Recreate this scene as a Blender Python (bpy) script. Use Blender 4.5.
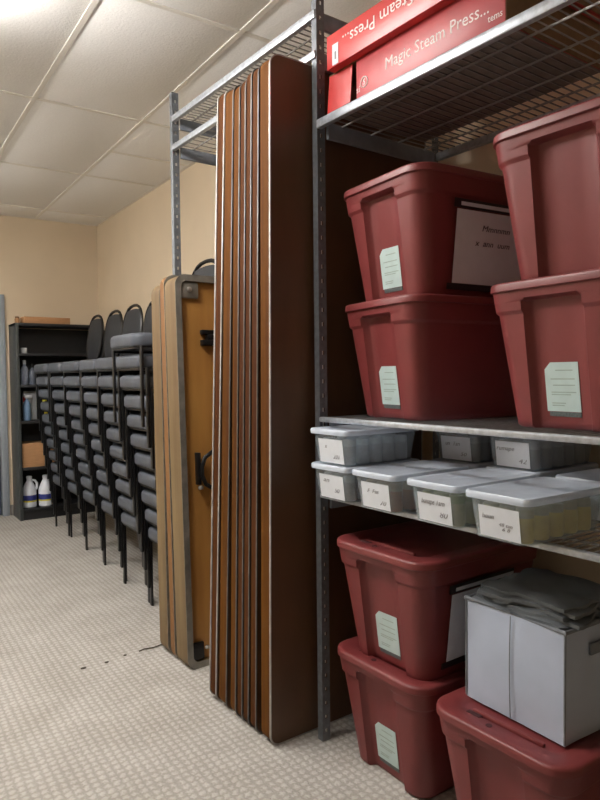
import bpy, bmesh, math, random
from mathutils import Matrix, Vector, noise as mnoise
PI = math.pi
R = math.radians
scn = bpy.context.scene
for o in list(bpy.data.objects):
    bpy.data.objects.remove(o)
COL = scn.collection

# ------------------------------------------------------------------ camera
FPX, CAMH = 655.0, 1.31
PITCH, ROLL, YAW = math.atan(25 / FPX), R(0.6), R(33.95)
F = Vector((math.sin(YAW) * math.cos(PITCH), math.cos(YAW) * math.cos(PITCH), -math.sin(PITCH)))
R0 = Vector((math.cos(YAW), -math.sin(YAW), 0))
U0 = R0.cross(F)
RV = R0 * math.cos(ROLL) - U0 * math.sin(ROLL)
UV = U0 * math.cos(ROLL) + R0 * math.sin(ROLL)
cd = bpy.data.cameras.new('camera')
cd.sensor_fit = 'VERTICAL'
cd.sensor_height = 24.0
cd.lens = 24.0 * FPX / 800.0
cd.clip_start = 0.02
cam = bpy.data.objects.new('camera', cd)
COL.objects.link(cam)
cam.matrix_world = Matrix(((RV.x, UV.x, -F.x, 0), (RV.y, UV.y, -F.y, 0), (RV.z, UV.z, -F.z, CAMH), (0, 0, 0, 1)))
scn.camera = cam

# ------------------------------------------------------------------ world, exposure
w = bpy.data.worlds.new('world')
scn.world = w
w.use_nodes = True
w.node_tree.nodes['Background'].inputs[0].default_value = (0.9, 0.95, 1.0, 1)
w.node_tree.nodes['Background'].inputs[1].default_value = 0.05
vs = scn.view_settings
vs.view_transform = 'Standard'
vs.look = 'None'
vs.gamma = 1.0
vs.use_curve_mapping = False
vs.exposure = 0.16
LAMP = 43.0           # emission of the fluorescent diffusers
LAMP_SPOTS = [(0.17, 2.33), (-.72, 4.75)]

# ------------------------------------------------------------------ helpers
def lin(r, g, b):
    f = lambda c: (c / 255 / 12.92) if c / 255 <= 0.04045 else ((c / 255 + 0.055) / 1.055) ** 2.4
    return (f(r), f(g), f(b), 1)

MATS = {}
def mat(name, rgb, rough=0.6, metal=0.0, var=0.08, scale=30.0, bump=0.0, bscale=200.0, stretch=None, spec=0.5, rgb2=None, coat=0.0):
    if name in MATS:
        return MATS[name]
    m = bpy.data.materials.new(name)
    m.use_nodes = True
    nt = m.node_tree
    b = nt.nodes['Principled BSDF']
    tc = nt.nodes.new('ShaderNodeTexCoord')
    src = tc.outputs['Object']
    if stretch:
        mp = nt.nodes.new('ShaderNodeMapping')
        mp.inputs['Scale'].default_value = stretch
        nt.links.new(src, mp.inputs[0])
        src = mp.outputs[0]
    n = nt.nodes.new('ShaderNodeTexNoise')
    n.inputs['Scale'].default_value = scale
    n.inputs['Detail'].default_value = 4
    nt.links.new(src, n.inputs['Vector'])
    cr = nt.nodes.new('ShaderNodeValToRGB')
    c = lin(*rgb)
    if rgb2:
        c1, c2 = lin(*rgb2), c
    else:
        c1 = tuple(x * (1 - var * 1.6) for x in c[:3]) + (1,)
        c2 = tuple(min(1, x * (1 + var)) for x in c[:3]) + (1,)
    cr.color_ramp.elements[0].position = 0.32
    cr.color_ramp.elements[1].position = 0.68
    cr.color_ramp.elements[0].color = c1
    cr.color_ramp.elements[1].color = c2
    nt.links.new(n.outputs['Fac'], cr.inputs[0])
    nt.links.new(cr.outputs[0], b.inputs['Base Color'])
    b.inputs['Roughness'].default_value = rough
    b.inputs['Metallic'].default_value = metal
    b.inputs['Specular IOR Level'].default_value = spec
    b.inputs['Coat Weight'].default_value = coat
    if bump > 0:
        n2 = nt.nodes.new('ShaderNodeTexNoise')
        n2.inputs['Scale'].default_value = bscale
        n2.inputs['Detail'].default_value = 3
        nt.links.new(tc.outputs['Object'], n2.inputs['Vector'])
        bp = nt.nodes.new('ShaderNodeBump')
        bp.inputs['Strength'].default_value = bump
        bp.inputs['Distance'].default_value = 0.004
        nt.links.new(n2.outputs['Fac'], bp.inputs['Height'])
        nt.links.new(bp.outputs[0], b.inputs['Normal'])
    MATS[name] = m
    return m

def emit(name, rgb, s):
    m = bpy.data.materials.new(name)
    m.use_nodes = True
    nt = m.node_tree
    nt.nodes.remove(nt.nodes['Principled BSDF'])
    e = nt.nodes.new('ShaderNodeEmission')
    e.inputs[0].default_value = lin(*rgb)
    e.inputs[1].default_value = s
    nt.links.new(e.outputs[0], nt.nodes['Material Output'].inputs[0])
    return m

def clear(name, rgb, fac, rough=0.25):
    """translucent plastic: part transparent, part glossy plastic"""
    m = bpy.data.materials.new(name)
    m.use_nodes = True
    nt = m.node_tree
    b = nt.nodes['Principled BSDF']
    b.inputs['Base Color'].default_value = lin(*rgb)
    b.inputs['Roughness'].default_value = rough
    t = nt.nodes.new('ShaderNodeBsdfTransparent')
    t.inputs[0].default_value = (0.93, 0.96, 0.97, 1)
    nz = nt.nodes.new('ShaderNodeTexNoise')
    nz.inputs['Scale'].default_value = 25
    mr = nt.nodes.new('ShaderNodeMapRange')
    mr.inputs['To Min'].default_value = max(0, fac - 0.08)
    mr.inputs['To Max'].default_value = min(1, fac + 0.08)
    tc = nt.nodes.new('ShaderNodeTexCoord')
    nt.links.new(tc.outputs['Object'], nz.inputs['Vector'])
    nt.links.new(nz.outputs['Fac'], mr.inputs['Value'])
    mx = nt.nodes.new('ShaderNodeMixShader')
    nt.links.new(mr.outputs[0], mx.inputs[0])
    nt.links.new(t.outputs[0], mx.inputs[1])
    nt.links.new(b.outputs[0], mx.inputs[2])
    nt.links.new(mx.outputs[0], nt.nodes['Material Output'].inputs[0])
    return m

def rr(w, h, r, n=6):
    """rounded rectangle outline, counter-clockwise, centred"""
    pts = []
    for cx, cy, a0 in ((w/2-r, h/2-r, 0), (-w/2+r, h/2-r, 90), (-w/2+r, -h/2+r, 180), (w/2-r, -h/2+r, 270)):
        for i in range(n + 1):
            a = R(a0 + 90 * i / n)
            pts.append((cx + r * math.cos(a), cy + r * math.sin(a)))
    return pts

class MB:
    def __init__(s):
        s.v, s.f = [], []
    def add(s, vs, fs):
        k = len(s.v)
        s.v += [tuple(p) for p in vs]
        s.f += [tuple(i + k for i in f) for f in fs]
        return s
    def box(s, x0, x1, y0, y1, z0, z1):
        return s.add([(x0,y0,z0),(x1,y0,z0),(x1,y1,z0),(x0,y1,z0),(x0,y0,z1),(x1,y0,z1),(x1,y1,z1),(x0,y1,z1)],
                     [(0,3,2,1),(4,5,6,7),(0,1,5,4),(1,2,6,5),(2,3,7,6),(3,0,4,7)])
    def loft(s, rings, cap0=True, cap1=True):
        n = len(rings[0])
        vs = [p for r in rings for p in r]
        fs = []
        for j in range(len(rings) - 1):
            for i in range(n):
                a, b = j*n + i, j*n + (i+1) % n
                fs.append((a, b, b + n, a + n))
        if cap0: fs.append(tuple(reversed(range(n))))
        if cap1: fs.append(tuple(range((len(rings)-1)*n, len(rings)*n)))
        return s.add(vs, fs)
    def lathe(s, prof, n=20, c=(0,0,0)):
        rings = [[(c[0]+r*math.cos(2*PI*i/n), c[1]+r*math.sin(2*PI*i/n), c[2]+z) for i in range(n)] for r, z in prof]
        return s.loft(rings)
    def tube(s, pts, r, n=8, closed=False, flat=None):
        pts = [Vector(p) for p in pts]
        rings = []
        N = len(pts)
        prev = None
        for i, p in enumerate(pts):
            if closed: d = pts[(i+1) % N] - pts[i-1]
            else: d = pts[min(i+1, N-1)] - pts[max(i-1, 0)]
            d.normalize()
            up = Vector((0,1,0)) if abs(d.y) < 0.9 else Vector((1,0,0))
            if prev is not None and closed is False: up = prev
            a = d.cross(up).normalized()
            b = a.cross(d).normalized()
            prev = b
            ra, rb = (r, r) if flat is None else flat
            rings.append([tuple(p + a*ra*math.cos(2*PI*k/n) + b*rb*math.sin(2*PI*k/n)) for k in range(n)])
        if closed:
            rings.append(rings[0])
            return s.loft(rings, False, False)
        return s.loft(rings)
    def ring(s, outer, inner, fn, d0, d1):
        """frame between two outlines of equal count; fn(u,v,d) -> 3D"""
        n = len(outer)
        vs = [fn(u, v, d0) for u, v in outer] + [fn(u, v, d0) for u, v in inner] + \
             [fn(u, v, d1) for u, v in outer] + [fn(u, v, d1) for u, v in inner]
        fs = []
        for i in range(n):
            j = (i + 1) % n
            fs += [(i, i+n, j+n, j), (i+2*n, j+2*n, j+3*n, i+3*n), (i, j, j+2*n, i+2*n), (i+n, i+3*n, j+3*n, j+n)]
        return s.add(vs, fs)
    def mesh(s, name, m, bevel=0.0, seg=2, smooth=None, ang=35):
        me = bpy.data.meshes.new(name)
        bm = bmesh.new()
        bv = [bm.verts.new(p) for p in s.v]
        for f in s.f:
            try: bm.faces.new([bv[i] for i in f])
            except ValueError: pass
        bmesh.ops.recalc_face_normals(bm, faces=bm.faces)
        if bevel > 0:
            ed = [e for e in bm.edges if len(e.link_faces) == 2 and e.calc_face_angle(0) > R(30)]
            bmesh.ops.bevel(bm, geom=ed, offset=bevel, segments=seg, profile=0.5, affect='EDGES', clamp_overlap=True)
        if smooth or (smooth is None and bevel > 0) :
            for f in bm.faces: f.smooth = True
            for e in bm.edges:
                if len(e.link_faces) == 2 and e.calc_face_angle(0) > R(ang): e.smooth = False
        bm.to_mesh(me)
        bm.free()
        me.materials.append(m)
        return me
    def build(s, name, m, parent=None, **k):
        return link(name, s.mesh(name, m, **k), parent)

def link(name, me, parent=None):
    o = bpy.data.objects.new(name, me)
    COL.objects.link(o)
    if parent is not None: o.parent = parent
    return o
def tag(o, label=None, cat=None, group=None, kind=None):
    if label: o['label'] = label
    if cat: o['category'] = cat
    if group: o['group'] = group
    if kind: o['kind'] = kind
    return o
def thing(name, label, cat, loc=(0,0,0), rz=0.0, group=None, lean=0.0, ry=0.0):
    o = bpy.data.objects.new(name, None)
    o.empty_display_size = 0.05
    COL.objects.link(o)
    o.matrix_world = Matrix.Translation(loc) @ Matrix.Rotation(rz, 4, 'Z') @ Matrix.Rotation(lean, 4, 'X') @ Matrix.Rotation(ry, 4, 'Y')
    return tag(o, label, cat, group)
def text_mesh(name, body, size, m, shear=0.0, extrude=0.0004, width=None):
    cu = bpy.data.curves.new(name, 'FONT')
    cu.body = body
    cu.size = size
    cu.shear = shear
    cu.extrude = extrude
    cu.align_x = 'CENTER'
    cu.align_y = 'CENTER'
    cu.resolution_u = 2
    o = bpy.data.objects.new(name, cu)
    COL.objects.link(o)
    dg = bpy.context.evaluated_depsgraph_get()
    me = bpy.data.meshes.new_from_object(o.evaluated_get(dg))
    bpy.data.objects.remove(o)
    bpy.data.curves.remove(cu)
    if width:
        xs = [v.co.x for v in me.vertices]
        k = width / (max(xs) - min(xs))
        for v in me.vertices: v.co.x *= k
    me.materials.clear()
    me.materials.append(m)
    me.name = name
    return me
def write(name, body, size, m, parent, loc, rot, **k):
    o = link(name, text_mesh(name, body, size, m, **k), parent)
    o.location = loc
    o.rotation_euler = rot
    return o
FACE_LEFT = (R(90), 0, R(-90))      # lettering on a face that looks towards -x
FACE_FRONT = (R(90), 0, 0)          # lettering on a face that looks towards -y

# the rack stands a couple of degrees off the room axes
SA = R(2.2)
SO = Vector((1.3364, 1.8609, 0))
SXV = Vector((math.cos(SA), math.sin(SA), 0))
SYV = Vector((-math.sin(SA), math.cos(SA), 0))
def SP(x, y, z=0.0):
    return SO + SXV * x + SYV * y + Vector((0, 0, z))

# ------------------------------------------------------------------ materials
def carpet_mat():
    m = bpy.data.materials.new('carpet')
    m.use_nodes = True
    nt = m.node_tree
    L = nt.links.new
    b = nt.nodes['Principled BSDF']
    b.inputs['Roughness'].default_value = 0.95
    b.inputs['Specular IOR Level'].default_value = 0.1
    tc = nt.nodes.new('ShaderNodeTexCoord')
    def wave(d, sc, dist):
        wv = nt.nodes.new('ShaderNodeTexWave')
        wv.bands_direction = d
        wv.inputs['Scale'].default_value = sc
        wv.inputs['Distortion'].default_value = dist
        wv.inputs['Detail'].default_value = 1
        wv.inputs['Detail Scale'].default_value = 6
        L(tc.outputs['Object'], wv.inputs['Vector'])
        return wv.outputs['Fac']
    def math_(op, a, c):
        n = nt.nodes.new('ShaderNodeMath')
        n.operation = op
        for i, q in enumerate((a, c)):
            if isinstance(q, (int, float)): n.inputs[i].default_value = q
            else: L(q, n.inputs[i])
        return n.outputs[0]
    wx, wy = wave('X', 10.8, 2.6), wave('Y', 10.8, 2.6)
    loops = math_('MULTIPLY', math_('POWER', wx, 0.7), math_('POWER', wy, 0.7))
    nz = nt.nodes.new('ShaderNodeTexNoise')
    nz.inputs['Scale'].default_value = 160
    nz.inputs['Detail'].default_value = 3
    L(tc.outputs['Object'], nz.inputs['Vector'])
    nz2 = nt.nodes.new('ShaderNodeTexNoise')
    nz2.inputs['Scale'].default_value = 5
    nz2.inputs['Detail'].default_value = 5
    L(tc.outputs['Object'], nz2.inputs['Vector'])
    hgt = math_('ADD', loops, math_('MULTIPLY', nz.outputs['Fac'], 0.5))
    cr = nt.nodes.new('ShaderNodeValToRGB')
    cr.color_ramp.elements[0].position = 0.15
    cr.color_ramp.elements[0].color = lin(157, 153, 146)
    cr.color_ramp.elements[1].position = 0.95
    cr.color_ramp.elements[1].color = lin(187, 183, 177)
    L(hgt, cr.inputs[0])
    mx = nt.nodes.new('ShaderNodeMix')
    mx.data_type = 'RGBA'
    mx.blend_type = 'MULTIPLY'
    mx.inputs[0].default_value = 1.0
    cr2 = nt.nodes.new('ShaderNodeValToRGB')
    cr2.color_ramp.elements[0].position = 0.3
    cr2.color_ramp.elements[0].color = (0.86, 0.85, 0.83, 1)
    cr2.color_ramp.elements[1].position = 0.65
    cr2.color_ramp.elements[1].color = (1, 1, 1, 1)
    L(nz2.outputs['Fac'], cr2.inputs[0])
    L(cr.outputs[0], mx.inputs[6])
    L(cr2.outputs[0], mx.inputs[7])
    L(mx.outputs[2], b.inputs['Base Color'])
    bp = nt.nodes.new('ShaderNodeBump')
    bp.inputs['Strength'].default_value = 0.6
    bp.inputs['Distance'].default_value = 0.004
    L(hgt, bp.inputs['Height'])
    L(bp.outputs[0], b.inputs['Normal'])
    return m

M_carpet = carpet_mat()
M_wall = mat('wall_paint', (219, 202, 176), 0.75, var=0.02, scale=3, bump=0.12, bscale=300)
M_tile = mat('ceiling_tile', (244, 243, 241), 0.9, var=0.025, scale=140, bump=0.45, bscale=90)
M_tee = mat('ceiling_tee', (232, 228, 220), 0.45, var=0.01)
M_void = mat('ceiling_void', (90, 86, 80), 0.9)
M_base = mat('baseboard', (120, 116, 112), 0.6)
M_doorframe = mat('door_frame_paint', (148, 156, 164), 0.45, var=0.03)
M_door = mat('door_leaf', (70, 78, 92), 0.5, var=0.05)
M_glass = clear('door_glass', (130, 150, 160), 0.55, 0.1)
M_galv = mat('galvanised_steel', (186, 192, 200), 0.35, 0.5, var=0.12, scale=60)
M_post = mat('post_steel', (118, 122, 128), 0.42, 0.35, var=0.12, scale=50)
M_slot_glint = mat('slot_glint', (232, 232, 228), 0.4, 0.0)  # near-white paint imitating the light that glints in the post slots
M_wire = mat('wire_steel', (142, 140, 138), 0.45, 0.35, var=0.1)
M_sideplate = mat('side_plate_steel', (126, 132, 142), 0.5, 0.2)
M_bin = mat('bin_plastic', (116, 49, 49), 0.42, var=0.05, scale=8, bump=0.08, bscale=500)
M_slot_shade = mat('lid_slot_shade', (60, 22, 24), 0.6)  # dark red painted for the shade inside the lid openings
M_sticker = mat('sticker_paper', (184, 204, 202), 0.4, var=0.05, scale=20)
M_sticker_ink = mat('sticker_ink', (150, 168, 160), 0.5)
M_sticker_foot = mat('sticker_foot', (84, 92, 92), 0.5, var=0.2, scale=200)
M_paper = mat('paper', (212, 216, 222), 0.8, var=0.02)
M_ink = mat('ink', (58, 54, 56), 0.7)
M_ink_soft = mat('ink_soft', (132, 132, 136), 0.7)
M_tape = mat('dark_tape', (28, 22, 24), 0.5)
M_lidclear = clear('clear_lid', (222, 231, 244), 0.66, 0.28)
M_boxclear = clear('clear_box', (215, 224, 232), 0.2, 0.2)
M_red = mat('red_carton', (180, 48, 46), 0.32, var=0.06, scale=9, bump=0.1, bscale=25)
M_redgloss = mat('red_carton_front', (172, 66, 70), 0.4, var=0.08, scale=7, bump=0.25, bscale=18)
M_cardin = mat('carton_inside', (120, 88, 60), 0.8)
M_cardbase = mat('carton_base_board', (124, 114, 108), 0.85)
M_white = mat('white_print', (235, 225, 222), 0.5, var=0.02)
M_face = mat('dark_laminate', (90, 62, 40), 0.45, var=0.16, scale=6, stretch=(1, 1, 0.25))
M_apron = mat('apron_wood', (100, 62, 14), 0.7, scale=22, stretch=(1, 1, 0.06), rgb2=(74, 41, 12), spec=.1)
M_apron2 = mat('apron_redwood', (86, 50, 14), 0.7, scale=22, stretch=(1, 1, 0.06), rgb2=(64, 33, 13), spec=.1)
M_trim = mat('table_trim_metal', (172, 170, 166), 0.4, 0.3, var=0.15, scale=20)
M_trim2 = mat('table_trim_grey', (96, 95, 94), 0.4, 0.5, var=0.2, scale=14)
M_tan = mat('tan_edge', (124, 104, 70), 0.6, scale=14, stretch=(1, 1, 0.08), rgb2=(96, 74, 46))
M_tanor = mat('orange_edge', (136, 96, 48), 0.65, scale=14, stretch=(1, 1, 0.08), rgb2=(114, 76, 38))
M_ply = mat('plywood', (192, 142, 74), 0.5, scale=5, stretch=(1.5, 1, 0.22), rgb2=(160, 110, 52))
M_zinc = mat('edge_steel', (134, 130, 122), 0.45, 0.45, var=0.2, scale=14)
M_blackmetal = mat('black_metal', (26, 25, 26), 0.38, 0.3)
M_bolt = mat('bolt_steel', (170, 165, 158), 0.35, 0.7)
M_seat = mat('seat_vinyl', (76, 81, 90), 0.5, var=0.08, scale=12, bump=0.1, bscale=260)
M_back = mat('back_fabric', (44, 47, 52), 0.6, var=0.08, scale=20, bump=0.1, bscale=260)
M_frame = mat('chair_frame', (14, 14, 16), 0.35, 0.2)
M_rail = mat('chair_rail', (48, 50, 53), 0.3, 0.5)
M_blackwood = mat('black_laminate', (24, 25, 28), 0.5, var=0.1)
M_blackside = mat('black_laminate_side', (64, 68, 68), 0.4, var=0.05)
M_card = mat('cardboard', (176, 132, 92), 0.85, var=0.06, scale=15, stretch=(1, 1, 8))
M_jug = mat('white_jug', (226, 230, 238), 0.35, var=0.02)
M_blue = mat('label_blue', (52, 62, 138), 0.5)
M_yellow = mat('label_yellow', (206, 196, 60), 0.5)
M_bluegrey = mat('spray_bluegrey', (150, 160, 180), 0.35)
M_bag = mat('bag_fabric', (174, 184, 202), 0.8, var=0.03, scale=10, bump=0.1, bscale=400)
M_bagtrim = mat('bag_trim', (120, 124, 130), 0.8)
M_cloth = mat('grey_cloth', (108, 113, 117), 0.9, var=0.08, scale=18, bump=0.15, bscale=300)
M_thread = mat('dark_lint', (70, 62, 52), 0.9)
M_lampbody = mat('lamp_housing', (225, 225, 222), 0.5)
M_lamp = emit('fluorescent_diffuser', (255, 251, 246), LAMP)

# ------------------------------------------------------------------ the room
X0, X1, Y0, Y1, ZC = -2.6, 2.05, -2.2, 6.7, 2.84
def struct(o, label=None):
    o['kind'] = 'structure'
    if label: o['label'] = label
    return o
struct(MB().box(X0-.1, X1+.1, Y0-.1, Y1+.1, -0.1, 0).build('floor', M_carpet), 'pale beige looped basket weave carpet')
struct(MB().box(X1, X1+.1, Y0-.1, Y1+.1, 0, ZC+.06).build('wall_right', M_wall), 'cream painted wall behind the rack and chair stacks')
DX0, DX1, DH = 0.16, 1.11, 2.045       # door opening
struct(MB().box(X0-.1, DX0, Y1, Y1+.1, 0, ZC+.06).box(DX1, X1, Y1, Y1+.1, 0, ZC+.06).box(DX0, DX1, Y1, Y1+.1, DH, ZC+.06).build('wall_back', M_wall), 'cream painted far wall behind the bookcase')
struct(MB().box(X0-.1, X0, Y0-.1, Y1, 0, ZC+.06).build('wall_left', M_wall), 'cream painted wall opposite the rack')
struct(MB().box(X0, X1, Y0-.1, Y0, 0, ZC+.06).build('wall_front', M_wall), 'cream painted wall behind the viewer')
struct(MB().box(X1-.012, X1, Y0, Y1, 0, .1).build('baseboard_right', M_base, bevel=.003), 'grey vinyl baseboard along the right wall')
struct(MB().box(DX1+.055, X1-.012, Y1-.012, Y1, 0, .1).build('baseboard_back', M_base, bevel=.003), 'grey vinyl baseboard along the far wall')
struct(MB().box(X0, X0+.012, Y0, Y1, 0, .1).build('baseboard_left', M_base, bevel=.003), 'grey vinyl baseboard opposite the rack')
d = bpy.data.objects.new('door_1', None)
COL.objects.link(d)
d.location = (DX0, Y1, 0)
struct(d, 'dark door in grey metal frame beside the black bookcase')
dw = DX1 - DX0
MB().box(-.05, .012, -.02, .11, 0, DH+.05).box(dw-.012, dw+.05, -.02, .11, 0, DH+.05).box(.012, dw-.012, -.02, .11, DH-.012, DH+.05).build('door_frame', M_doorframe, d, bevel=.004)
lf = MB().box(.016, .16, .03, .075, .008, DH-.016).box(dw-.16, dw-.016, .03, .075, .008, DH-.016).box(.16, dw-.16, .03, .075, .008, .3).box(.16, dw-.16, .03, .075, DH-.2, DH-.016).build('door_leaf', M_door, d, bevel=.003)
MB().box(.16, dw-.16, .048, .056, .3, DH-.2).build('pane', M_glass, lf)
MB().tube([(.07, .03, 1.0), (.07, -.02, 1.0), (.17, -.025, 1.0)], .009).build('door_handle', M_galv, d, smooth=True)

# suspended ceiling
ceil = struct(MB().box(X0-.1, X1+.1, Y0-.1, Y1+.1, ZC+.03, ZC+.1).build('ceiling', M_void), 'suspended ceiling of white fissured panels in a tee grid')
gx = [X1, 1.46, .845, .235, -.375, -.985, -1.595, -2.205, X0]
gy = [Y1, 6.3, 5.07, 3.83, 2.61, 1.39, .17, -1.05, Y0]
TW = .012
tile_cache = {}
for i in range(len(gx) - 1):
    for j in range(len(gy) - 1):
        xa, xb, ya, yb = gx[i+1], gx[i], gy[j+1], gy[j]
        segs = [(ya, yb)]
        if i == 0 and j == 2: segs = [(ya, 4.45), (4.45, yb)]
        for y0, y1 in segs:
            sx, sy = round(xb - xa - .004, 4), round(y1 - y0 - .004, 4)
            if (sx, sy) not in tile_cache:
                tile_cache[(sx, sy)] = MB().box(-sx/2, sx/2, -sy/2, sy/2, .002, .018).mesh('ceiling_tile', M_tile, bevel=.003)
            t = link('ceiling_tile', tile_cache[(sx, sy)], ceil)
            t.location = ((xa+xb)/2, (y0+y1)/2, ZC)
for x in gx[1:-1]:
    MB().box(x-TW, x+TW, Y0, Y1, ZC-.003, ZC+.003).box(x-.002, x+.002, Y0, Y1, ZC, ZC+.03).build('tee_runner', M_tee, ceil)
for y in gy[1:-1]:
    for i in range(len(gx) - 1):
        MB().box(gx[i+1]+TW, gx[i]-TW, y-TW, y+TW, ZC-.0025, ZC+.0025).build('cross_tee', M_tee, ceil)
MB().box(gx[1]+TW, gx[0], 4.45-TW, 4.45+TW, ZC-.0025, ZC+.0025).build('cross_tee', M_tee, ceil)
MB().box(X1-.022, X1, Y0, Y1, ZC-.004, ZC).box(X0, X1, Y1-.022, Y1, ZC-.004, ZC).build('wall_angle', M_tee, ceil)

# fluorescent fixtures (out of the frame), hung and shaped to brighten the ceiling
for k, (lx, ly) in enumerate(LAMP_SPOTS):
    t = thing('ceiling_light', ['long wraparound ceiling light above the middle of the carpet', 'wraparound ceiling light nearest the door', 'wraparound ceiling light nearest the viewer'][k], 'light', (lx, ly, ZC-.13), 0, 'wraparound ceiling lights')
    for s in (-.4, .4):
        MB().box(-.012, .012, s-.012, s+.012, 0, .1265).build('hanger', M_lampbody, t)
    MB().box(-.045, .045, -.61, .61, -.025, 0).build('housing', M_lampbody, t, bevel=.003)
    MB().loft([[(u, y, v) for u, v in [(-.10, -.005), (-.046, -.02), (.046, -.02), (.10, -.005), (.15, -.03), (.15, -.06), (.11, -.085), (-.11, -.085), (-.15, -.06), (-.15, -.03)]] for y in (-.6, .6)]).build('diffuser', M_lamp, t)
    for s in (-1, 1):
        MB().box(-.152, .152, s*.6-.008, s*.6+.008, -.088, 0).build('end_cap', M_lampbody, t, bevel=.003)

# ------------------------------------------------------------------ storage rack
rack = thing('storage_rack', 'tall galvanised two-bay storage rack with wire decks and slotted posts', 'shelf rack', SP(0, 0, 0), SA)
YN, YF, DEP = -1.22, 1.138, .61
POST_H = 2.68
def post(x, y, sx, sy):
    """angle post; sx, sy = directions of its two flanges from the corner"""
    mb = MB()
    a, b = (x, x + sx*.002)
    mb.box(min(a,b), max(a,b), min(y, y+sy*.028), max(y, y+sy*.028), 0, POST_H)
    w0, w1 = x, x + sx*.034
    lo, hi = min(w0, w1), max(w0, w1)
    ya, yb = min(y, y + .002), max(y, y + .002)
    mb.box(lo, lo+.012, ya, yb, 0, POST_H)
    mb.box(hi-.012, hi, ya, yb, 0, POST_H)
    glints = MB()
    n = int(POST_H / .05)
    for k in range(n):
        z = .03 + k*.05
        mb.box(lo+.012, hi-.012, ya, yb, z+.014, min(z+.05, POST_H))
        glints.add([(lo+.011, yb+.0065, z-.001), (hi-.011, yb+.0065, z-.001), (hi-.011, yb+.0065, z+.021), (lo+.011, yb+.0065, z+.021)], [(0,1,2,3)])  # pale plate behind each slot, a painted glint
    mb.box(lo+.012, hi-.012, ya, yb, 0, .03)
    p = mb.build('post', M_post, rack)
    t = glints.build('slot_glints', M_slot_glint, p)
    t['kind'] = 'stuff'
for y, s in ((YN, 1), (0, 1), (YF, 1)):
    post(0, y, 1, s)
    post(DEP, y, -1, s)
def deck(y0, y1, z, sp, bh=.03, cross=4, mw=M_wire):
    # beams front and back, then the wire deck
    for xx in (0, DEP-.02):
        fx = -.008 if xx == 0 else xx
        MB().box(fx, fx+.022, y0+.003, y1-.003, z-bh, z).build('beam', M_galv, rack, bevel=.004)
    for yy in (y0+.004, y1-.016):
        MB().box(.036, DEP-.04, yy, yy+.012, z-.06, z-.006).build('side_beam', M_sideplate, rack, bevel=.002)
    mb = MB()
    n = int((y1 - y0 - .02) / sp)
    for k in range(n + 1):
        y = y0 + .01 + k*sp
        mb.box(.012, DEP-.012, y-.0018, y+.0018, z-.0036, z-.0002)
    for k in range(cross):
        x = .1 + (DEP-.2)*k/(cross-1)
        mb.box(x-.0025, x+.0025, y0+.006, y1-.006, z-.009, z-.0036)
    o = mb.build('wire_deck', mw, rack)
    o['kind'] = 'stuff'
Z_TOP, Z_MID, Z_LOW = 2.185, 1.163, .897
deck(YN, 0, Z_TOP, .030)
deck(YN, 0, Z_MID, .026, bh=.017)
deck(YN, 0, Z_LOW, .026, bh=.017)
deck(0, YF, 2.562, .030)
deck(0, YF, 2.425, .050, bh=.028)

# ------------------------------------------------------------------ red storage bins
BL, BW, BH = .585, .405, .385            # rim length, rim width, height with lid
bL0, bW0 = .49, .325                     # base
def bin_outline(z):
    t = z / .36
    a, b = (bL0 + (BL-bL0)*t)/2, (bW0 + (BW-bW0)*t)/2
    r = .055
    ycut = [-.088, -.078, -.07, -.03, 0, .03, .07, .078, .088]
    pts = []
    def band(zb):
        s = (z - zb) / .006
        return .007 * max(0, min(1, s))
    def end(sg):
        for y in (ycut if sg > 0 else ycut[::-1]):
            ch = max(0, min(1, (.088 - abs(y)) / .012))
            zb = .302 + .032 * ch
            ins = -.022 * ch * (1 - max(0, min(1, (z - zb)/.006)))
            pts.append((sg*(a + band(zb) + ins), y, z))
    bo = band(.302)
    def corner(cx, cy, a0):
        for i in range(7):
            an = R(a0 + 90*i/6)
            pts.append((cx + (r+bo)*math.cos(an), cy + (r+bo)*math.sin(an), z))
    corner(a-r, -b+r, 270)      # ends pointing +x
    end(1)
    corner(a-r, b-r, 0)
    for x in (.15, .05, -.05, -.15): pts.append((x, b + bo, z))
    corner(-a+r, b-r, 90)
    end(-1)
    corner(-a+r, -b+r, 180)
    for x in (-.15, -.05, .05, .15): pts.append((x, -b - bo, z))
    return pts
zs = [.006, .02, .06, .12, .18, .24, .28, .298, .302, .308, .312, .33, .334, .340, .346, .366]
rings = [[(x*.975, y*.965, 0.0) for x, y, z in bin_outline(0.0)]] + [bin_outline(z) for z in zs]
me_bin = MB().loft(rings).mesh('body', M_bin, smooth=True, ang=50)
def lid_ring(ins, z, ox=0.0):
    return [(x, y, z) for x, y in rr(BL + .03 - 2*ins, BW + .03 - 2*ins, max(.02, .075 - ins*.7), 7)]
me_lid = MB().loft([lid_ring(.003, .360), lid_ring(0, .362), lid_ring(0, .377), lid_ring(.0015, .3815), lid_ring(.006, .3845), lid_ring(.014, .385),
                    lid_ring(.058, .385), lid_ring(.064, .379), lid_ring(.075, .377)]).mesh('lid', M_bin, smooth=True, ang=50)
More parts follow.
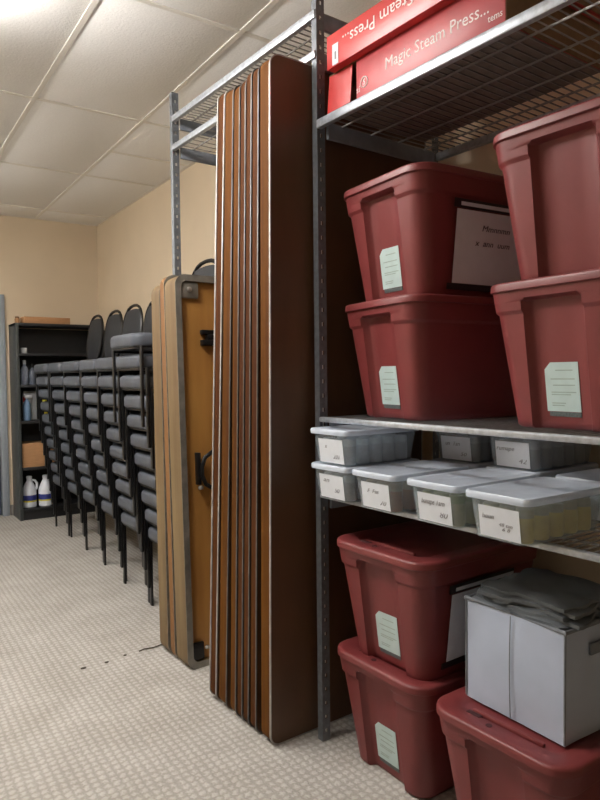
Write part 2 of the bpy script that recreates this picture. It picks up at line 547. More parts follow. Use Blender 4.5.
# sticker on the end wall, tilted with the taper
def stick_x(z, ins=.022):
    return -((bL0 + (BL-bL0)*z/.36)/2 - ins)
def panel_on_end(y0, y1, z0, z1, th, off, cut=0.0):
    pts = [(y0, z0), (y1, z0), (y1, z1), (y0 + cut, z1), (y0, z1 - cut)] if cut else [(y0, z0), (y1, z0), (y1, z1), (y0, z1)]
    front = [(stick_x(z) - off - th, -y, z) for y, z in pts]
    back = [(stick_x(z) - off, -y, z) for y, z in pts]
    return MB().loft([back, front])
me_stick = panel_on_end(-.052, .046, .046, .172, .001, .0008, .018).mesh('sticker', M_sticker)
lines = MB()
for z, ya, yb in ((.15, -.02, .03), (.128, -.036, .034), (.112, -.03, .034), (.094, -.036, .036), (.088, -.036, .02), (.066, -.036, .004), (.060, -.036, .0)):
    p = panel_on_end(ya, yb, z, z+.0028, .0003, .0018)
    lines.add(p.v, p.f)
me_lines = lines.mesh('printed_lines', M_sticker_ink)
me_foot = panel_on_end(-.046, .046, .033, .045, .001, .0009).mesh('sticker_strip', M_sticker_foot)
me_slot_shade = MB().box(-BL/2+.034, -BL/2+.052, .07, .115, .380, .3862).mesh('lid_slot_shade', M_slot_shade, bevel=.002)  # raised dark block in place of an opening, its shade painted
me_hole_shade = MB().lathe([(.009, 0), (.009, .0016), (.006, .002)], 10, (-BL/2+.025, .03, .3848)).mesh('lid_hole_shade', M_slot_shade)
me_ridge = MB().box(-BL/2+.056, -BL/2+.068, -.11, .11, .376, .388).mesh('lid_ridge', M_bin, bevel=.004)

def bin_(label, sx, sy, z, rz, sticker=True, group='red lidded storage bins', ridge=True):
    """sx = rack-frame position of the lid's front edge, sy = centre"""
    c, s = math.cos(rz), math.sin(rz)
    hx = BL/2 + .015
    p = SP(sx + hx*c, sy + hx*s, z + .0006)
    t = thing('storage_bin', label, 'storage bin', p, SA + rz, group)
    link('body', me_bin, t)
    ld = link('lid', me_lid, t)
    link('lid_slot_shade', me_slot_shade, ld)
    link('lid_hole_shade', me_hole_shade, ld)
    if ridge: link('lid_ridge', me_ridge, ld)
    if sticker:
        st = link('sticker', me_stick, t)
        tag(st, 'pale green paper sticker')
        link('printed_lines', me_lines, st)
        link('sticker_strip', me_foot, st)
    return t
PITCH_B = .3785
b1 = bin_('lower red bin of the left pair on the middle shelf', .03, -.237, Z_MID, R(-9), ridge=False)
b2 = bin_('upper red bin on the middle shelf, with paper sign on its side', .015, -.265, Z_MID+PITCH_B, R(-6))
b3 = bin_('lower red bin of the right pair on the middle shelf', .045, -.856, Z_MID, R(-4), ridge=False)
b4 = bin_('upper red bin of the right pair, just under the wire shelf', .012, -.905, Z_MID+PITCH_B, R(1), sticker=False)
b5 = bin_('bottom red bin standing on the carpet beside the slotted post', -.03, -.288, 0, R(-1), ridge=False)
b6 = bin_('red bin stacked second from the carpet, with paper sign on its side', -.045, -.312, PITCH_B, R(0))
b7 = bin_('red bin on the carpet with the white fabric bag on its lid', -.06, -.765, 0, R(0), sticker=False)

def paper_sign(parent, x0, x1, z0, z1):
    # sheet hung on the long side wall (faces -y), following its taper
    def yy(z): return -((bW0 + (BW-bW0)*z/.36)/2 + .010)
    def plate(xa, xb, za, zb, off, th):
        pts = [(xa, za), (xb, za), (xb, zb), (xa, zb)]
        return MB().loft([[(x, yy(z) - off, z) for x, z in pts], [(x, yy(z) - off - th, z) for x, z in pts]])
    sh = plate(x0, x1, z0, z1, 0, .0012).build('paper_sign', M_paper, parent)
    tag(sh, 'white paper sign with two handwritten lines')
    plate(x0-.012, x1+.004, z1+.004, z1+.03, -.001, .003).build('dark_tape', M_tape, sh)
    plate(x0-.02, x1+.004, z0-.02, z0-.001, -.001, .003).build('dark_tape', M_tape, sh)
    plate(x0+.012, x1, z1+.010, z1+.021, .003, .0006).build('hole_strip', M_paper, sh)
    til = math.atan((BW-bW0)/2/.36)
    for body, zz, dx, wd in (('Mmnnmn', z1-.05, .02, .12), ('x  ann  uum', z1-.095, .01, .15)):
        o = write('handwriting', body, .026, M_ink, sh, ((x0+x1)/2+dx, yy(zz)-.0018, zz), (R(90)+til, 0, 0), shear=.2, width=wd)
paper_sign(b2, -.145, .15, .045, .265)
paper_sign(b6, -.17, .12, .06, .27)

# ------------------------------------------------------------------ clear lidded boxes with their jars
CW, CL, CHB = .185, .33, .104
def cring(w, l, z, r=.02):
    return [(x, y, z) for x, y in rr(l, w, r, 4)]
def crv(ins, z):
    t = z / CHB
    return cring(.158 + .024*t - 2*ins, .30 + .026*t - 2*ins, z, .022 - ins)
me_cbox = MB().loft([crv(0, 0), crv(0, .05), crv(0, .098), cring(.196, .34, .0985), cring(.196, .34, CHB), crv(.002, CHB), crv(.002, .05), crv(.002, .002)]).mesh('box_wall', M_boxclear, smooth=True, ang=40)
me_clid = MB().loft([cring(.199, .343, .0995, .024), cring(.201, .345, .106, .024), cring(.201, .345, .112, .024), cring(.194, .338, .117, .022), cring(.176, .32, .117, .018), cring(.168, .312, .1135, .016)]).mesh('box_lid', M_lidclear, smooth=True, ang=40)
def cfx(z): return -(.30 + .026*z/CHB)/2
def card_pts(y0, y1, z0, z1, off, th):
    pts = [(y0, z0), (y1, z0), (y1, z1), (y0, z1)]
    return MB().loft([[(cfx(z) - off, -y, z) for y, z in pts], [(cfx(z) - off - th, -y, z) for y, z in pts]])
me_card = card_pts(-.056, .066, .006, .084, .0004, .0008).mesh('paper_label', M_paper)
JAR_H = .082
def jar_meshes(tag_, body, cap):
    bm_ = mat('jar_' + tag_, body, 0.35, var=0.06, scale=30)
    cm_ = mat('jarcap_' + tag_, cap, 0.4, var=0.04)
    return (MB().lathe([(.020, 0), (.0225, .004), (.0225, .054), (.0205, .060)], 14).mesh('jar_body', bm_, smooth=True, ang=40),
            MB().lathe([(.0215, .0605), (.0215, .078), (.019, JAR_H)], 14).mesh('jar_cap', cm_, smooth=True, ang=40))
JM = {'grey': jar_meshes('grey', (196, 198, 200), (214, 218, 222)),
      'brown': jar_meshes('brown', (176, 122, 98), (176, 160, 140)),
      'green': jar_meshes('green', (186, 178, 140), (148, 160, 108)),
      'yellow': jar_meshes('yellow', (232, 208, 120), (190, 186, 160)),
      'dark': jar_meshes('dark', (150, 138, 130), (176, 168, 160))}
def clear_box(label, sx, sy, z, rz, jars, words, jlabel):
    c, s = math.cos(rz), math.sin(rz)
    hx = .1725
    p = SP(sx + hx*c, sy + hx*s, z + .0006)
    t = thing('clear_box', label, 'plastic box', p, SA + rz, 'clear lidded boxes on the wire shelf')
    link('box_wall', me_cbox, t)
    link('box_lid', me_clid, t)
    cd_ = link('paper_label', me_card, t)
    tl = -math.atan(.013/CHB)
    for body, size, y, zz, wd in words:
        write('handwriting', body, size, M_ink_soft, cd_, (cfx(zz) - .0016, -y, zz), (R(90)+tl*0, 0, R(-90)), shear=.25, width=wd)
    for i in range(5):
        for j in range(3):
            lx, ly = -.118 + i*.059, -.05 + j*.05
            q = p + Matrix.Rotation(SA + rz, 3, 'Z') @ Vector((lx, ly, .0022))
            jt = thing('jar', jlabel, 'jar', q, SA + rz, 'jars in ' + label[:40])
            link('jar_body', JM[jars][0], jt)
            link('jar_cap', JM[jars][1], jt)
    return t
CP = .1175
clear_box('clear box resting on the wire deck at the shelf end, under its twin', -.08, -.137, Z_LOW, R(0), 'grey',
          [('an', .02, -.02, .066, .03), ('50', .02, .03, .034, .024)], 'grey capped jar inside the lower clear box at the shelf end')
clear_box('clear box topmost at the shelf end, stacked on its twin', -.083, -.139, Z_LOW+CP, R(.5), 'grey',
          [('x', .02, -.02, .06, .012), ('201', .022, .03, .028, .032)], 'grey capped jar inside the upper clear box at the shelf end')
clear_box('clear box with reddish brown jars beside the two stacked boxes', -.08, -.347, Z_LOW, R(-.5), 'brown',
          [('F  Fas', .018, -.005, .058, .05), ('70', .022, .035, .026, .026)], 'reddish brown jar seen inside the clear box beside the stacked pair')
clear_box('clear box with olive jars and two handwritten words on its label', -.082, -.585, Z_LOW, R(-1.5), 'green',
          [('bunape Tarn', .022, .0, .062, .085), ('80', .024, .035, .03, .028)], 'olive capped jar inside the clear box with two handwritten words')
clear_box('clear box with yellowish jars, front-most on the wire shelf', -.095, -.805, Z_LOW, R(-2), 'yellow',
          [('boun', .018, -.028, .058, .036), ('48 tan', .013, .024, .042, .04), ('6 8', .012, .024, .031, .024)], 'yellowish jar inside the front-most clear box')
clear_box('clear box in the back row, directly behind the brown jar box', .285, -.345, Z_LOW, R(0), 'dark', [], 'dark capped jar in the lower back box behind the brown jars')
clear_box('clear box in the back row, bottom one behind the olive jar box', .285, -.575, Z_LOW, R(0), 'dark', [], 'dark capped jar in the bottom back box behind the olive jars')
clear_box('clear box atop the back row, left of the two with shaded labels', .285, -.347, Z_LOW+CP, R(1), 'dark',
          [('un  Tan', .02, -.008, .06, .06), ('50', .018, .035, .026, .024)], 'dark capped jar in the left shaded box atop the back row')
clear_box('clear box atop the back row, right of the two with shaded labels', .28, -.572, Z_LOW+CP, R(-1), 'dark',
          [('rumape', .02, -.02, .062, .065), ('42', .022, .04, .026, .028)], 'dark capped jar in the right shaded box atop the back row')
clear_box('clear box in the back row behind the front-most yellowish box', .28, -.82, Z_LOW, R(-2), 'dark', [], 'dark capped jar in the back box behind the yellowish jars')

# ------------------------------------------------------------------ red cartons on the top deck
ct = thing('carton', 'glossy red carton with worn front and open end, on the top wire shelf', 'box', SP(.004, 0, Z_TOP+.0005), SA, 'red press cartons')
MB().box(.002, .458, -.7668, -.7652, .002, .126).build('carton_end', M_cardin, ct)
body = MB().box(0, .46, -.765, -.2, .001, .127).build('carton_body', M_redgloss, ct, bevel=.002)
MB().box(.001, .46, -.2, -.06, .001, .004).box(.001, .46, -.2, -.06, .124, .127).box(.457, .46, -.2, -.06, .004, .124).build('end_flap', M_cardin, ct)
MB().loft([[(x, y, .004 + .0) for x, y in ((-.003, -.172), (-.003, -.055), (.0, -.055), (.0, -.172))], [(x, y, .125) for x, y in ((.003, -.178), (.003, -.06), (.006, -.06), (.006, -.178))]]).build('end_flap', M_red, ct)
MB().box(.002, .458, -.763, -.062, .0003, .0012).build('carton_base', M_cardbase, ct)
write('lettering', 'Magic Steam Press...', .05, M_white, ct, (-.0006, -.525, .062), FACE_LEFT, width=.38)
write('lettering', 'tems', .026, M_white, ct, (-.0006, -.735, .03), FACE_LEFT, width=.045)
MB().tube([(-.0004, -.238 + .016*math.cos(a), .045 + .016*math.sin(a)) for a in [2*PI*i/16 for i in range(16)]], .0022, 6, closed=True).build('emblem', M_white, ct)
write('emblem', 'S', .026, M_white, ct, (-.0006, -.238, .045), FACE_LEFT)
write('emblem', 'si', .03, M_white, ct, (-.0006, -.21, .03), FACE_LEFT)
cu_ = thing('carton', 'red carton lying upside down on the worn one, lettering inverted', 'box', SP(-.026, 0, Z_TOP+.128), SA, 'red press cartons')
MB().box(0, .47, -.79, -.088, 0, .108).build('carton_body', M_red, cu_, bevel=.002)
for wd_, yc, ww in (('Press...', -.245, .15), ('Steam', -.41, .135), ('Magic', -.56, .125)):
    write('lettering', wd_, .055, M_white, cu_, (-.0006, yc, .062), (R(90), R(180), R(-90)), width=ww)
MB().box(-.0012, -.0002, -.148, -.118, .004, .07).build('shipping_label', M_paper, cu_)
MB().box(-.0016, -.0013, -.138, -.130, .02, .045).build('label_mark', M_ink_soft, cu_)
MB().box(.002, .468, -.7918, -.7902, .002, .106).build('carton_end', M_cardin, cu_)

# ------------------------------------------------------------------ white fabric bag with grey cloths
BX, BY, BZ = .31, .318, .285
bag = thing('fabric_bag', 'white fabric storage bag with grey trim, filled with grey cloths', 'bag', SP(.055, -.752, .3855), SA - R(3))
def bag_grid():
    mb = MB()
    nu, nv = 40, 10
    per = []
    for i in range(nu):
        t = i / nu * 4
        k, f_ = int(t), t - int(t)
        p = [((0, -BY/2), (0, BY/2)), ((0, BY/2), (BX, BY/2)), ((BX, BY/2), (BX, -BY/2)), ((BX, -BY/2), (0, -BY/2))][k]
        per.append((p[0][0] + (p[1][0]-p[0][0])*f_, p[0][1] + (p[1][1]-p[0][1])*f_, k, f_))
    rings = []
    for j in range(nv + 1):
        z = BZ * j / nv
        ring = []
        for x, y, k, f_ in per:
            bl = .006 * math.sin(PI*f_) * math.sin(PI*j/nv) + .005*math.sin(PI*f_)*mnoise.noise(Vector((x*14, y*14, z*22)))
            nrm = [(-1, 0), (0, 1), (1, 0), (0, -1)][k]
            ring.append((x + nrm[0]*bl, y + nrm[1]*bl, z))
        rings.append(ring)
    return mb.loft(rings, True, False)
bg = bag_grid().build('bag_body', M_bag, bag, smooth=True, ang=50)
MB().tube([(-.001, -BY/2-.001, BZ), (-.001, BY/2+.001, BZ), (BX+.001, BY/2+.001, BZ), (BX+.001, -BY/2-.001, BZ)], .006, 8, closed=True).build('top_binding', M_bagtrim, bag)
MB().tube([(-.0075-.004*math.sin(PI*k/8), .0, .004 + (BZ-.008)*k/8) for k in range(9)], .0014, 6).build('seam', M_bagtrim, bag, smooth=True)
for s in (-1, 1):
    MB().tube([(-.001, s*(BY/2), .004), (-.001, s*(BY/2), BZ)], .003, 6).build('corner_binding', M_bagtrim, bag, smooth=True)
MB().box(.09, .21, -BY/2-.012, -BY/2-.004, BZ-.075, BZ-.045).build('handle', M_bagtrim, bag, bevel=.003)
random.seed(5)
cl_lab = ['grey folded cloth lowest in the white bag', 'grey folded cloth second lowest in the white bag', 'grey crumpled cloth in the middle of the bag pile', 'grey cloth lying near the top of the bag pile', 'topmost grey cloth ridged on the bag pile']
for k in range(5):
    n = 12
    wx, wy = BX*(.95 - .015*k), BY*(.96 - .02*k)
    top, bot = [], []
    for i in range(n + 1):
        for j in range(n + 1):
            u, v = i/n - .5, j/n - .5
            x = u*wx + .03*mnoise.noise(Vector((u*3, v*3, k*7.1)))*abs(u)*2
            y = v*wy + .03*mnoise.noise(Vector((u*3, v*3, k*3.3+9)))*abs(v)*2
            edge = max(abs(u), abs(v))*2
            z = .020*abs(mnoise.noise(Vector((u*6+1, v*2.2+u*3, 2.7)))) + .004*mnoise.noise(Vector((u*18, v*18, 1))) - .004*edge**4
            top.append((x, y, z + .009))
            bot.append((x, y, z))
    mb = MB()
    N = n + 1
    fs = []
    for i in range(n):
        for j in range(n):
            a = i*N + j
            fs.append((a, a+N, a+N+1, a+1))
            b_ = a + N*N
            fs.append((b_, b_+1, b_+N+1, b_+N))
    bd = [i*N for i in range(N)] + [n*N + j for j in range(1, N)] + [i*N + n for i in range(n-1, -1, -1)] + list(range(n-1, 0, -1))
    for q in range(len(bd)):
        a, c_ = bd[q], bd[(q+1) % len(bd)]
        fs.append((a, c_, c_+N*N, a+N*N))
    mb.add(top + bot, fs)
    o = mb.build('folded_cloth', M_cloth, smooth=True, ang=50)
    o.location = SP(.055 + BX/2 + .003 + .006*k, -.752 - .01, .3855 + BZ - .012 + .0098*k)
    o.rotation_euler = (0, 0, SA - R(3) + R([0, 2, -2, 3, -4][k]))
    tag(o, cl_lab[k], 'cloth', 'grey cloths in the white bag')

# ------------------------------------------------------------------ folding tables stood on end
def table_fn(th):
    return None
def brown_table(label, sy_b, sy_t, th, H, apron, trim, back_trim=False):
    lean = math.atan((sy_b - sy_t) / H)
    t = thing('folding_table', label, 'folding table', SP(-.17, sy_b, .001), SA, 'brown folding tables stood on end in the rack', lean)
    Wd = .745
    cx, cz = Wd/2, H/2
    fn = lambda u, v, d_: (cx + u, d_, cz + v)
    out = rr(Wd, H, .04, 6)
    MB().loft([[fn(u, v, d_) for u, v in out] for d_ in (.001, .0066)]).build('tabletop', M_face, t, smooth=True)
    MB().ring(rr(Wd+.003, H, .041, 6), rr(Wd-.006, H-.008, .037, 6), fn, -.0005, .0068).build('edge_trim', trim, t, smooth=True)
    MB().ring(rr(Wd-.004, H-.006, .038, 6), rr(Wd-.05, H-.05, .02, 6), fn, .0071, th).build('apron', apron, t, smooth=True)
    leg_frames(t, Wd, H, .012, th)
    if back_trim:
        MB().ring(rr(Wd+.003, H, .041, 6), rr(Wd-.05, H-.05, .02, 6), fn, th+.0003, th+.008).build('edge_trim', trim, t, smooth=True)
    return t
def leg_frames(t, Wd, H, y0, y1):
    ym = (y0 + y1) / 2
    r = min(.011, (y1 - y0)/2 - .002)
    for za, zb in ((.10, H*.44), (H-.10, H*.56)):
        MB().tube([(.24, ym, za), (.24, ym, zb), (.27, ym, zb+.03), (Wd-.15, ym, zb+.03), (Wd-.12, ym, zb), (Wd-.12, ym, za)], r, 6).build('folded_leg', M_blackmetal, t, smooth=True)
v02 = [.076, .169, .221, .266, .312, .382, .463]      # edge position near the carpet
v22 = [.036, .106, .151, .191, .231, .278, .343]      # and near the top
ths = [.064, .042, .038, .038, .045, .062, .050]
ords = ['nearest brown folding table, its dark laminate face turned to the viewer'] + \
       ['brown folding table edge, %s behind the dark-faced one' % s for s in ('first', 'second', 'third', 'fourth', 'fifth')] + \
       ['rearmost brown folding table edge, against the shorter tan tables']
for k in range(7):
    sl = (v02[k] - v22[k]) / 2.0
    b_, t_ = v02[k] + .2*sl, v22[k] - .18*sl
    brown_table(ords[k], b_, t_, ths[k], 2.385 - [0, .004, .002, .016, .02, .014, .006, .018][k], [M_apron, M_apron2, M_apron2, M_apron2, M_apron, M_apron, M_apron2][k],
                [M_trim, M_trim2, M_trim2, M_trim2, M_trim2, M_trim2, M_trim][k], k == 6)

def tan_table(label, sx, sy_b, sy_t, th, H, edge, Wd=.74):
    lean = math.atan((sy_b - sy_t) / H)
    t = thing('folding_table', label, 'folding table', SP(sx, sy_b, .001), SA, 'shorter tan folding tables stood on end', lean)
    cx, cz = Wd/2, H/2
    fn = lambda u, v, d_: (cx + u, d_, cz + v)
    rim = .027
    yi = .026           # plane of the underside
    MB().loft([[fn(u, v, d_) for u, v in rr(Wd-2*rim-.001, H-2*rim-.001, .03, 7)] for d_ in (yi, th)]).build('tabletop', M_ply, t, smooth=True)
    MB().ring(rr(Wd, H, .05, 7), rr(Wd-2*rim, H-2*rim, .03, 7), fn, .002, th-.001).build('apron', edge, t, smooth=True)
    MB().ring(rr(Wd+.002, H+.002, .051, 7), rr(Wd-2*rim-.002, H-2*rim-.002, .029, 7), fn, -.001, .0018).build('metal_edge', M_zinc, t, smooth=True)
    leg_frames(t, Wd, H, yi-.024, yi-.002)
    return t, yi
tan_table('farthest of the three tan folding tables, nearest the chair stacks', -.13, 1.005, 1.034, .094, 1.745, M_tan)
tan_table('middle tan folding table with an orange edge', -.13, .93, .985, .046, 1.775, M_tanor)
tC, yi = tan_table('front tan folding table showing its yellow plywood underside and black brackets', -.13, .80, .868, .112, 1.765, M_tan)
MB().tube([(.20, yi-.02, .985), (.155, yi-.03, .965), (.115, yi-.032, .94), (.098, yi-.032, .90), (.098, yi-.032, .86), (.115, yi-.032, .82), (.155, yi-.03, .795), (.20, yi-.02, .78)], .010, 8).build('brace_loop', M_blackmetal, tC, smooth=True)
MB().box(.078, .094, yi-.034, yi-.001, .82, .965).build('brace_plate', M_blackmetal, tC, bevel=.003)
MB().lathe([(.012, 0), (.012, .012), (.006, .016)], 10, (.09, yi-.03, .80)).build('bolt', M_bolt, tC, smooth=True)
MB().box(.125, .21, yi-.03, yi-.001, 1.50, 1.52).box(.125, .21, yi-.03, yi-.001, 1.45, 1.475).box(.15, .21, yi-.03, yi-.001, 1.475, 1.50).build('latch', M_blackmetal, tC, bevel=.003)
MB().box(.03, .085, .004, yi-.001, .035, .11).build('corner_bracket', M_blackmetal, tC, bevel=.004)
MB().lathe([(.011, 0), (.011, .008), (.005, .012)], 10, (.09, yi-.04, .085)).build('bolt', M_bolt, tC, smooth=True)
MB().box(.03, .12, yi-.02, yi-.001, 1.66, 1.735).build('corner_bracket', M_zinc, tC, bevel=.01)
o = MB().lathe([(.012, 0), (.012, .006), (.006, .010)], 12).build('bolt', M_bolt, tC, smooth=True)
o.location = (.07, yi-.021, 1.70)
o.rotation_euler = (R(90), 0, 0)

# ------------------------------------------------------------------ stacking chairs
def sq_tube(pts, a, b):
    return MB().tube(pts, 1, 6, flat=(a, b))
def seat_mesh():
    rg = []
    for ins, z in ((.014, .399), (.004, .403), (0, .412), (0, .45), (.004, .461), (.014, .469), (.04, .472), (.1, .474)):
        rg.append([(.225 + x, y, z) for x, y in rr(.45 - 2*ins, .395 - 2*ins, .05, 5)])
    return MB().loft(rg).mesh('seat', M_seat, smooth=True, ang=60)
def oval(hw, z0, z1, n=28):
    """back outline, straight-ish sides with a round crown, in (y, z)"""
    pts = []
    for i in range(n):
        a = 2*PI*i/n
        c_, s_ = math.cos(a), math.sin(a)
        y = hw * math.copysign(abs(c_) ** .8, c_)
        z = (z0+z1)/2 + (z1-z0)/2 * math.copysign(abs(s_) ** .85, s_)
        pts.append((y, z))
    return pts
def bx_(z): return .452 + (z - .45) * .11        # slope of the back
cmesh = {}
cmesh['seat'] = seat_mesh()
cmesh['seat_pan'] = MB().loft([[(.225+x, y, z) for x, y in rr(.43, .38, .05, 4)] for z in (.390, .3985)]).mesh('seat_pan', M_frame, smooth=True)
for s in (-1, 1):
    cmesh['fl%d' % s] = MB().box(.028, .041, s*.213-.015, s*.213+.015, 0, .404).mesh('leg', M_frame, bevel=.003)
    cmesh['rl%d' % s] = MB().box(.441, .454, s*.213-.015, s*.213+.015, 0, .44).mesh('leg', M_frame, bevel=.003)
    cmesh['ra%d' % s] = MB().box(.042, .440, s*.21-.007, s*.21+.007, .378, .394).mesh('seat_rail', M_rail, bevel=.003)
fr = oval(.205, .47, .89)
cmesh['back_frame'] = MB().tube([(bx_(z), y, z) for y, z in fr], .0115, 6, closed=True).mesh('back_frame', M_frame, smooth=True)
cu2 = [(y*.95, min(z, .862 - .6*y*y)) for y, z in oval(.205, .485, .885)]
cmesh['backrest'] = MB().loft([[(bx_(z) - .010, y*.94, .655 + (z-.655)*.95) for y, z in cu2], [(bx_(z) - .006, y, z) for y, z in cu2], [(bx_(z) + .006, y, z) for y, z in cu2], [(bx_(z) + .009, y*.94, .655 + (z-.655)*.95) for y, z in cu2]]).mesh('backrest', M_back, smooth=True, ang=60)
parts = [('seat', 'seat'), ('seat_pan', 'seat_pan'), ('leg', 'fl1'), ('leg', 'fl-1'), ('leg', 'rl1'), ('leg', 'rl-1'), ('seat_rail', 'ra1'), ('seat_rail', 'ra-1'), ('back_frame', 'back_frame'), ('backrest', 'backrest')]
proto = thing('stacking_chair', '', 'chair')
for nm, key in parts:
    link(nm, cmesh[key], proto)
def copy_tree(o):
    c = o.copy()
    COL.objects.link(c)
    for ch in o.children:
        q = ch.copy()
        COL.objects.link(q)
        q.parent = c
    return c
stack_names = ['stack nearest the tables', 'second stack from the tables', 'third stack from the tables', 'fourth stack from the tables', 'second stack from the bookcase', 'stack nearest the bookcase']
lvl = ['bottom', 'second', 'third', 'fourth', 'fifth', 'sixth', 'seventh', 'eighth', 'ninth', 'tenth', 'top']
random.seed(3)
first = True
for s in range(6):
    n = 11 if s == 0 else 10
    ynear = 3.115 + .48*s
    for k in range(n):
        o = proto if first else copy_tree(proto)
        first = False
        jx = -.012 if (s == 0 and k == 10) else random.uniform(-.002, .002)
        o.location = (1.372 + [-.05, -.045, -.02, -.01, .002, .0][s] - [.018, .0155, .0145, .0145, .0145, .0145][s]*k + jx, ynear + .228, .106*k)
        o.rotation_euler = (0, 0, 0)
        if k == 0: wd = 'bottom chair of the %s' % stack_names[s]
        elif k == n-1: wd = 'topmost chair of the %s' % stack_names[s]
        else: wd = '%s chair up in the %s' % (lvl[k], stack_names[s])
        o['label'] = 'grey seated black chair, ' + wd
        o['category'] = 'chair'
        o['group'] = 'grey seated stacking chairs along the wall'

# ------------------------------------------------------------------ bookcase and what stands in it
BX0, BX1, BY0, BY1, BHT = 1.19, 1.985, 6.36, 6.685, 1.81
bc = thing('bookcase', 'black laminate bookcase against the far wall beside the door', 'bookcase', (BX0, BY0, 0))
bw, bd_ = BX1-BX0, BY1-BY0
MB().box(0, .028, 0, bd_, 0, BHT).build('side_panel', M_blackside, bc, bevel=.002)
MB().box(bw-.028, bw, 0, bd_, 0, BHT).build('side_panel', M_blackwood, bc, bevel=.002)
MB().box(.028, bw-.028, bd_-.012, bd_-.002, .1, BHT-.03).build('back_panel', M_blackwood, bc)
SHZ = [.105, .485, .915, 1.245, 1.535, BHT]
for z in SHZ:
    MB().box(.0285 if z < BHT else .0, bw-.0285 if z < BHT else bw, .004, bd_-.0125, z-.025, z - (.0 if z < BHT else -.001)).build('shelf', M_blackwood, bc, bevel=.002)
MB().box(.029, bw-.029, .02, .035, 0, .08).build('kick_board', M_blackwood, bc)
def jug(label, x, y, z, rz):
    t = thing('bleach_jug', label, 'jug', (x, y, z), rz, 'white jugs at the bottom of the bookcase')
    pr = [(.056, 0), (.062, .008), (.062, .15), (.056, .175), (.04, .215), (.024, .245), (.022, .262)]
    MB().lathe(pr, 18).build('jug_body', M_jug, t, smooth=True)
    MB().lathe([(.025, .262), (.026, .285), (.02, .289)], 14).build('cap', M_jug, t, smooth=True)
    MB().tube([(.024, 0, .25), (.05, 0, .245), (.066, 0, .22), (.066, 0, .18), (.058, 0, .16)], .011, 8).build('jug_handle', M_jug, t, smooth=True)
    lb = MB().lathe([(.0626, .06), (.0626, .115)], 18).build('jug_label', M_blue, t, smooth=True)
    MB().lathe([(.0630, .052), (.0630, .066)], 18).build('label_band', M_yellow, lb, smooth=True)
jug('white jug with blue label at the left of the bottom bookcase shelf', 1.292, 6.46, .106, R(-10))
jug('white jug with blue label at the right of the bottom bookcase shelf', 1.432, 6.445, .106, R(-5))
cb = thing('cardboard_box', 'brown cardboard box on the bookcase shelf above the white jugs', 'box', (1.385, 6.5, .486))
MB().box(-.16, .16, -.12, .12, 0, .22).build('box_body', M_card, cb, bevel=.002)
MB().box(-.16, .16, -.03, .03, .2202, .221).build('packing_tape', mat('tape_tan', (190, 156, 112), .4), cb)
cb = thing('cardboard_box', 'long flat brown cardboard box on top of the bookcase', 'box', (1.475, 6.47, BHT+.0015))
MB().box(-.205, .205, -.09, .09, 0, .06).build('box_body', M_card, cb, bevel=.002)
MB().box(-.205, .205, -.02, .02, .0602, .061).build('packing_tape', MATS['tape_tan'], cb)
kn = thing('small_jar', 'small brown lidded jar at the left end of the bookcase top', 'jar', (1.225, 6.46, BHT+.0015))
MB().lathe([(.018, 0), (.022, .004), (.022, .04), (.016, .046)], 12).build('jar_body', M_card, kn, smooth=True)
MB().lathe([(.018, .0465), (.018, .06), (.014, .063)], 12).build('jar_cap', M_cardin, kn, smooth=True)
def spray(label, x, y, z, h, m_body, m_head, r=.034, trigger=True):
    t = thing('spray_bottle', label, 'bottle', (x, y, z), R(200), 'bottles in the bookcase')
    MB().lathe([(r*.92, 0), (r, .006), (r, h*.6), (r*.7, h*.72), (r*.36, h*.8), (r*.36, h*.84)], 16).build('bottle_body', m_body, t, smooth=True)
    if trigger:
        hd = MB().box(-.05, .022, -.011, .011, h*.87, h).box(-.014, .014, -.013, .013, h*.84, h*.87).build('spray_head', m_head, t, bevel=.003)
        MB().tube([(-.02, 0, h*.87), (-.035, 0, h*.78), (-.03, 0, h*.7)], .005, 6).build('trigger', m_head, hd, smooth=True)
    else:
        MB().lathe([(r*.42, h*.84), (r*.42, h), (r*.34, h*1.01)], 12).build('cap', m_head, t, smooth=True)
spray('pale blue capped bottle on the upper bookcase shelf, left one', 1.275, 6.45, 1.246, .225, M_bluegrey, M_jug, trigger=False)
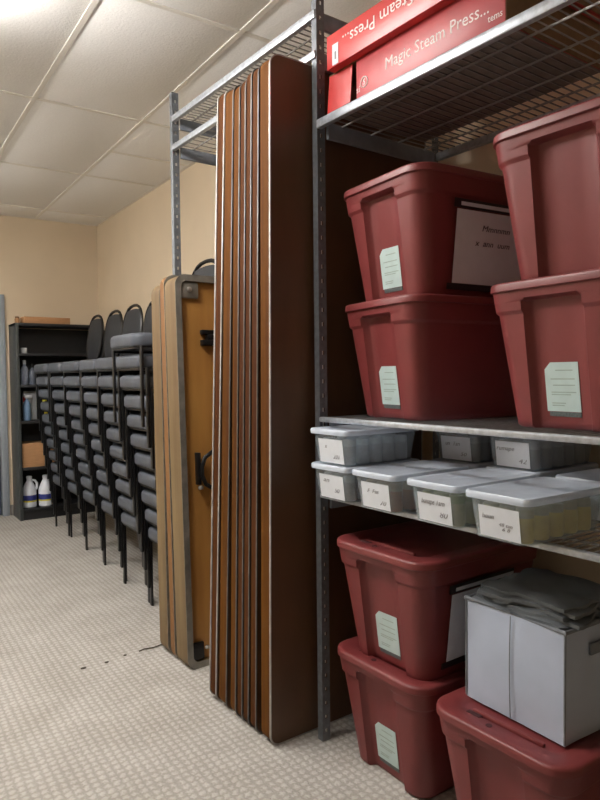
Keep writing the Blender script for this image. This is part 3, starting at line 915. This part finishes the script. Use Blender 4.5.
spray('grey blue bottle on the upper bookcase shelf, right one', 1.345, 6.46, 1.246, .19, mat('bottle_dim', (100, 108, 122), .4), M_blackmetal, .032, trigger=False)
spray('clear blue trigger spray bottle on the middle bookcase shelf', 1.285, 6.43, .916, .24, mat('spray_blue', (120, 150, 185), .3), M_jug)
wb = thing('white_carton', 'white carton standing behind the trigger spray bottle', 'box', (1.335, 6.56, .916))
MB().box(-.06, .06, -.03, .03, 0, .27).build('box_body', M_jug, wb, bevel=.002)
MB().box(-.061, -.03, -.0312, .0, .17, .22).build('red_panel', M_red, wb)
wb = thing('yellow_bottle', 'narrow yellow bottle on the middle bookcase shelf behind the chairs', 'bottle', (1.44, 6.43, .916))
MB().lathe([(.024, 0), (.027, .005), (.027, .17), (.012, .2), (.012, .21)], 12).build('bottle_body', M_yellow, wb, smooth=True)
MB().lathe([(.014, .2105), (.014, .235), (.01, .238)], 10).build('cap', M_jug, wb, smooth=True)
wb = thing('paper_roll', 'small white roll on the top bookcase shelf', 'roll', (1.27, 6.43, 1.536))
MB().lathe([(.0, 0), (.026, 0), (.028, .004), (.028, .046), (.026, .05), (.009, .05), (.009, .02), (0, .02)], 14).build('roll_body', M_paper, wb, smooth=True)
MB().lathe([(.0088, .021), (.0088, .051), (.006, .051), (.006, .021)], 10).build('core', M_card, wb, smooth=True)

# ------------------------------------------------------------------ lint on the carpet
tag(MB().tube([(1.07, 2.985, .003), (1.10, 2.99, .006), (1.14, 2.98, .005), (1.18, 2.992, .005), (1.215, 2.985, .003)], .003, 5).build('carpet_thread', M_thread, smooth=True), 'dark loose thread on the carpet beside the tan tables', 'thread')
for x, y, s, lb in ((1.0, 2.98, .8, 'pale speck of lint on the carpet nearest the dark thread'), (.905, 2.955, 1.0, 'dark speck of lint in the middle of the carpet'), (.80, 2.955, 1.3, 'dark speck of lint farthest left on the carpet')):
    tag(MB().loft([[(x + s*.010*math.cos(a), y + s*.006*math.sin(a), z) for a in [2*PI*i/7 for i in range(7)]] for z in (.001, .005)]).build('lint_speck', M_thread, smooth=True), lb, 'lint')
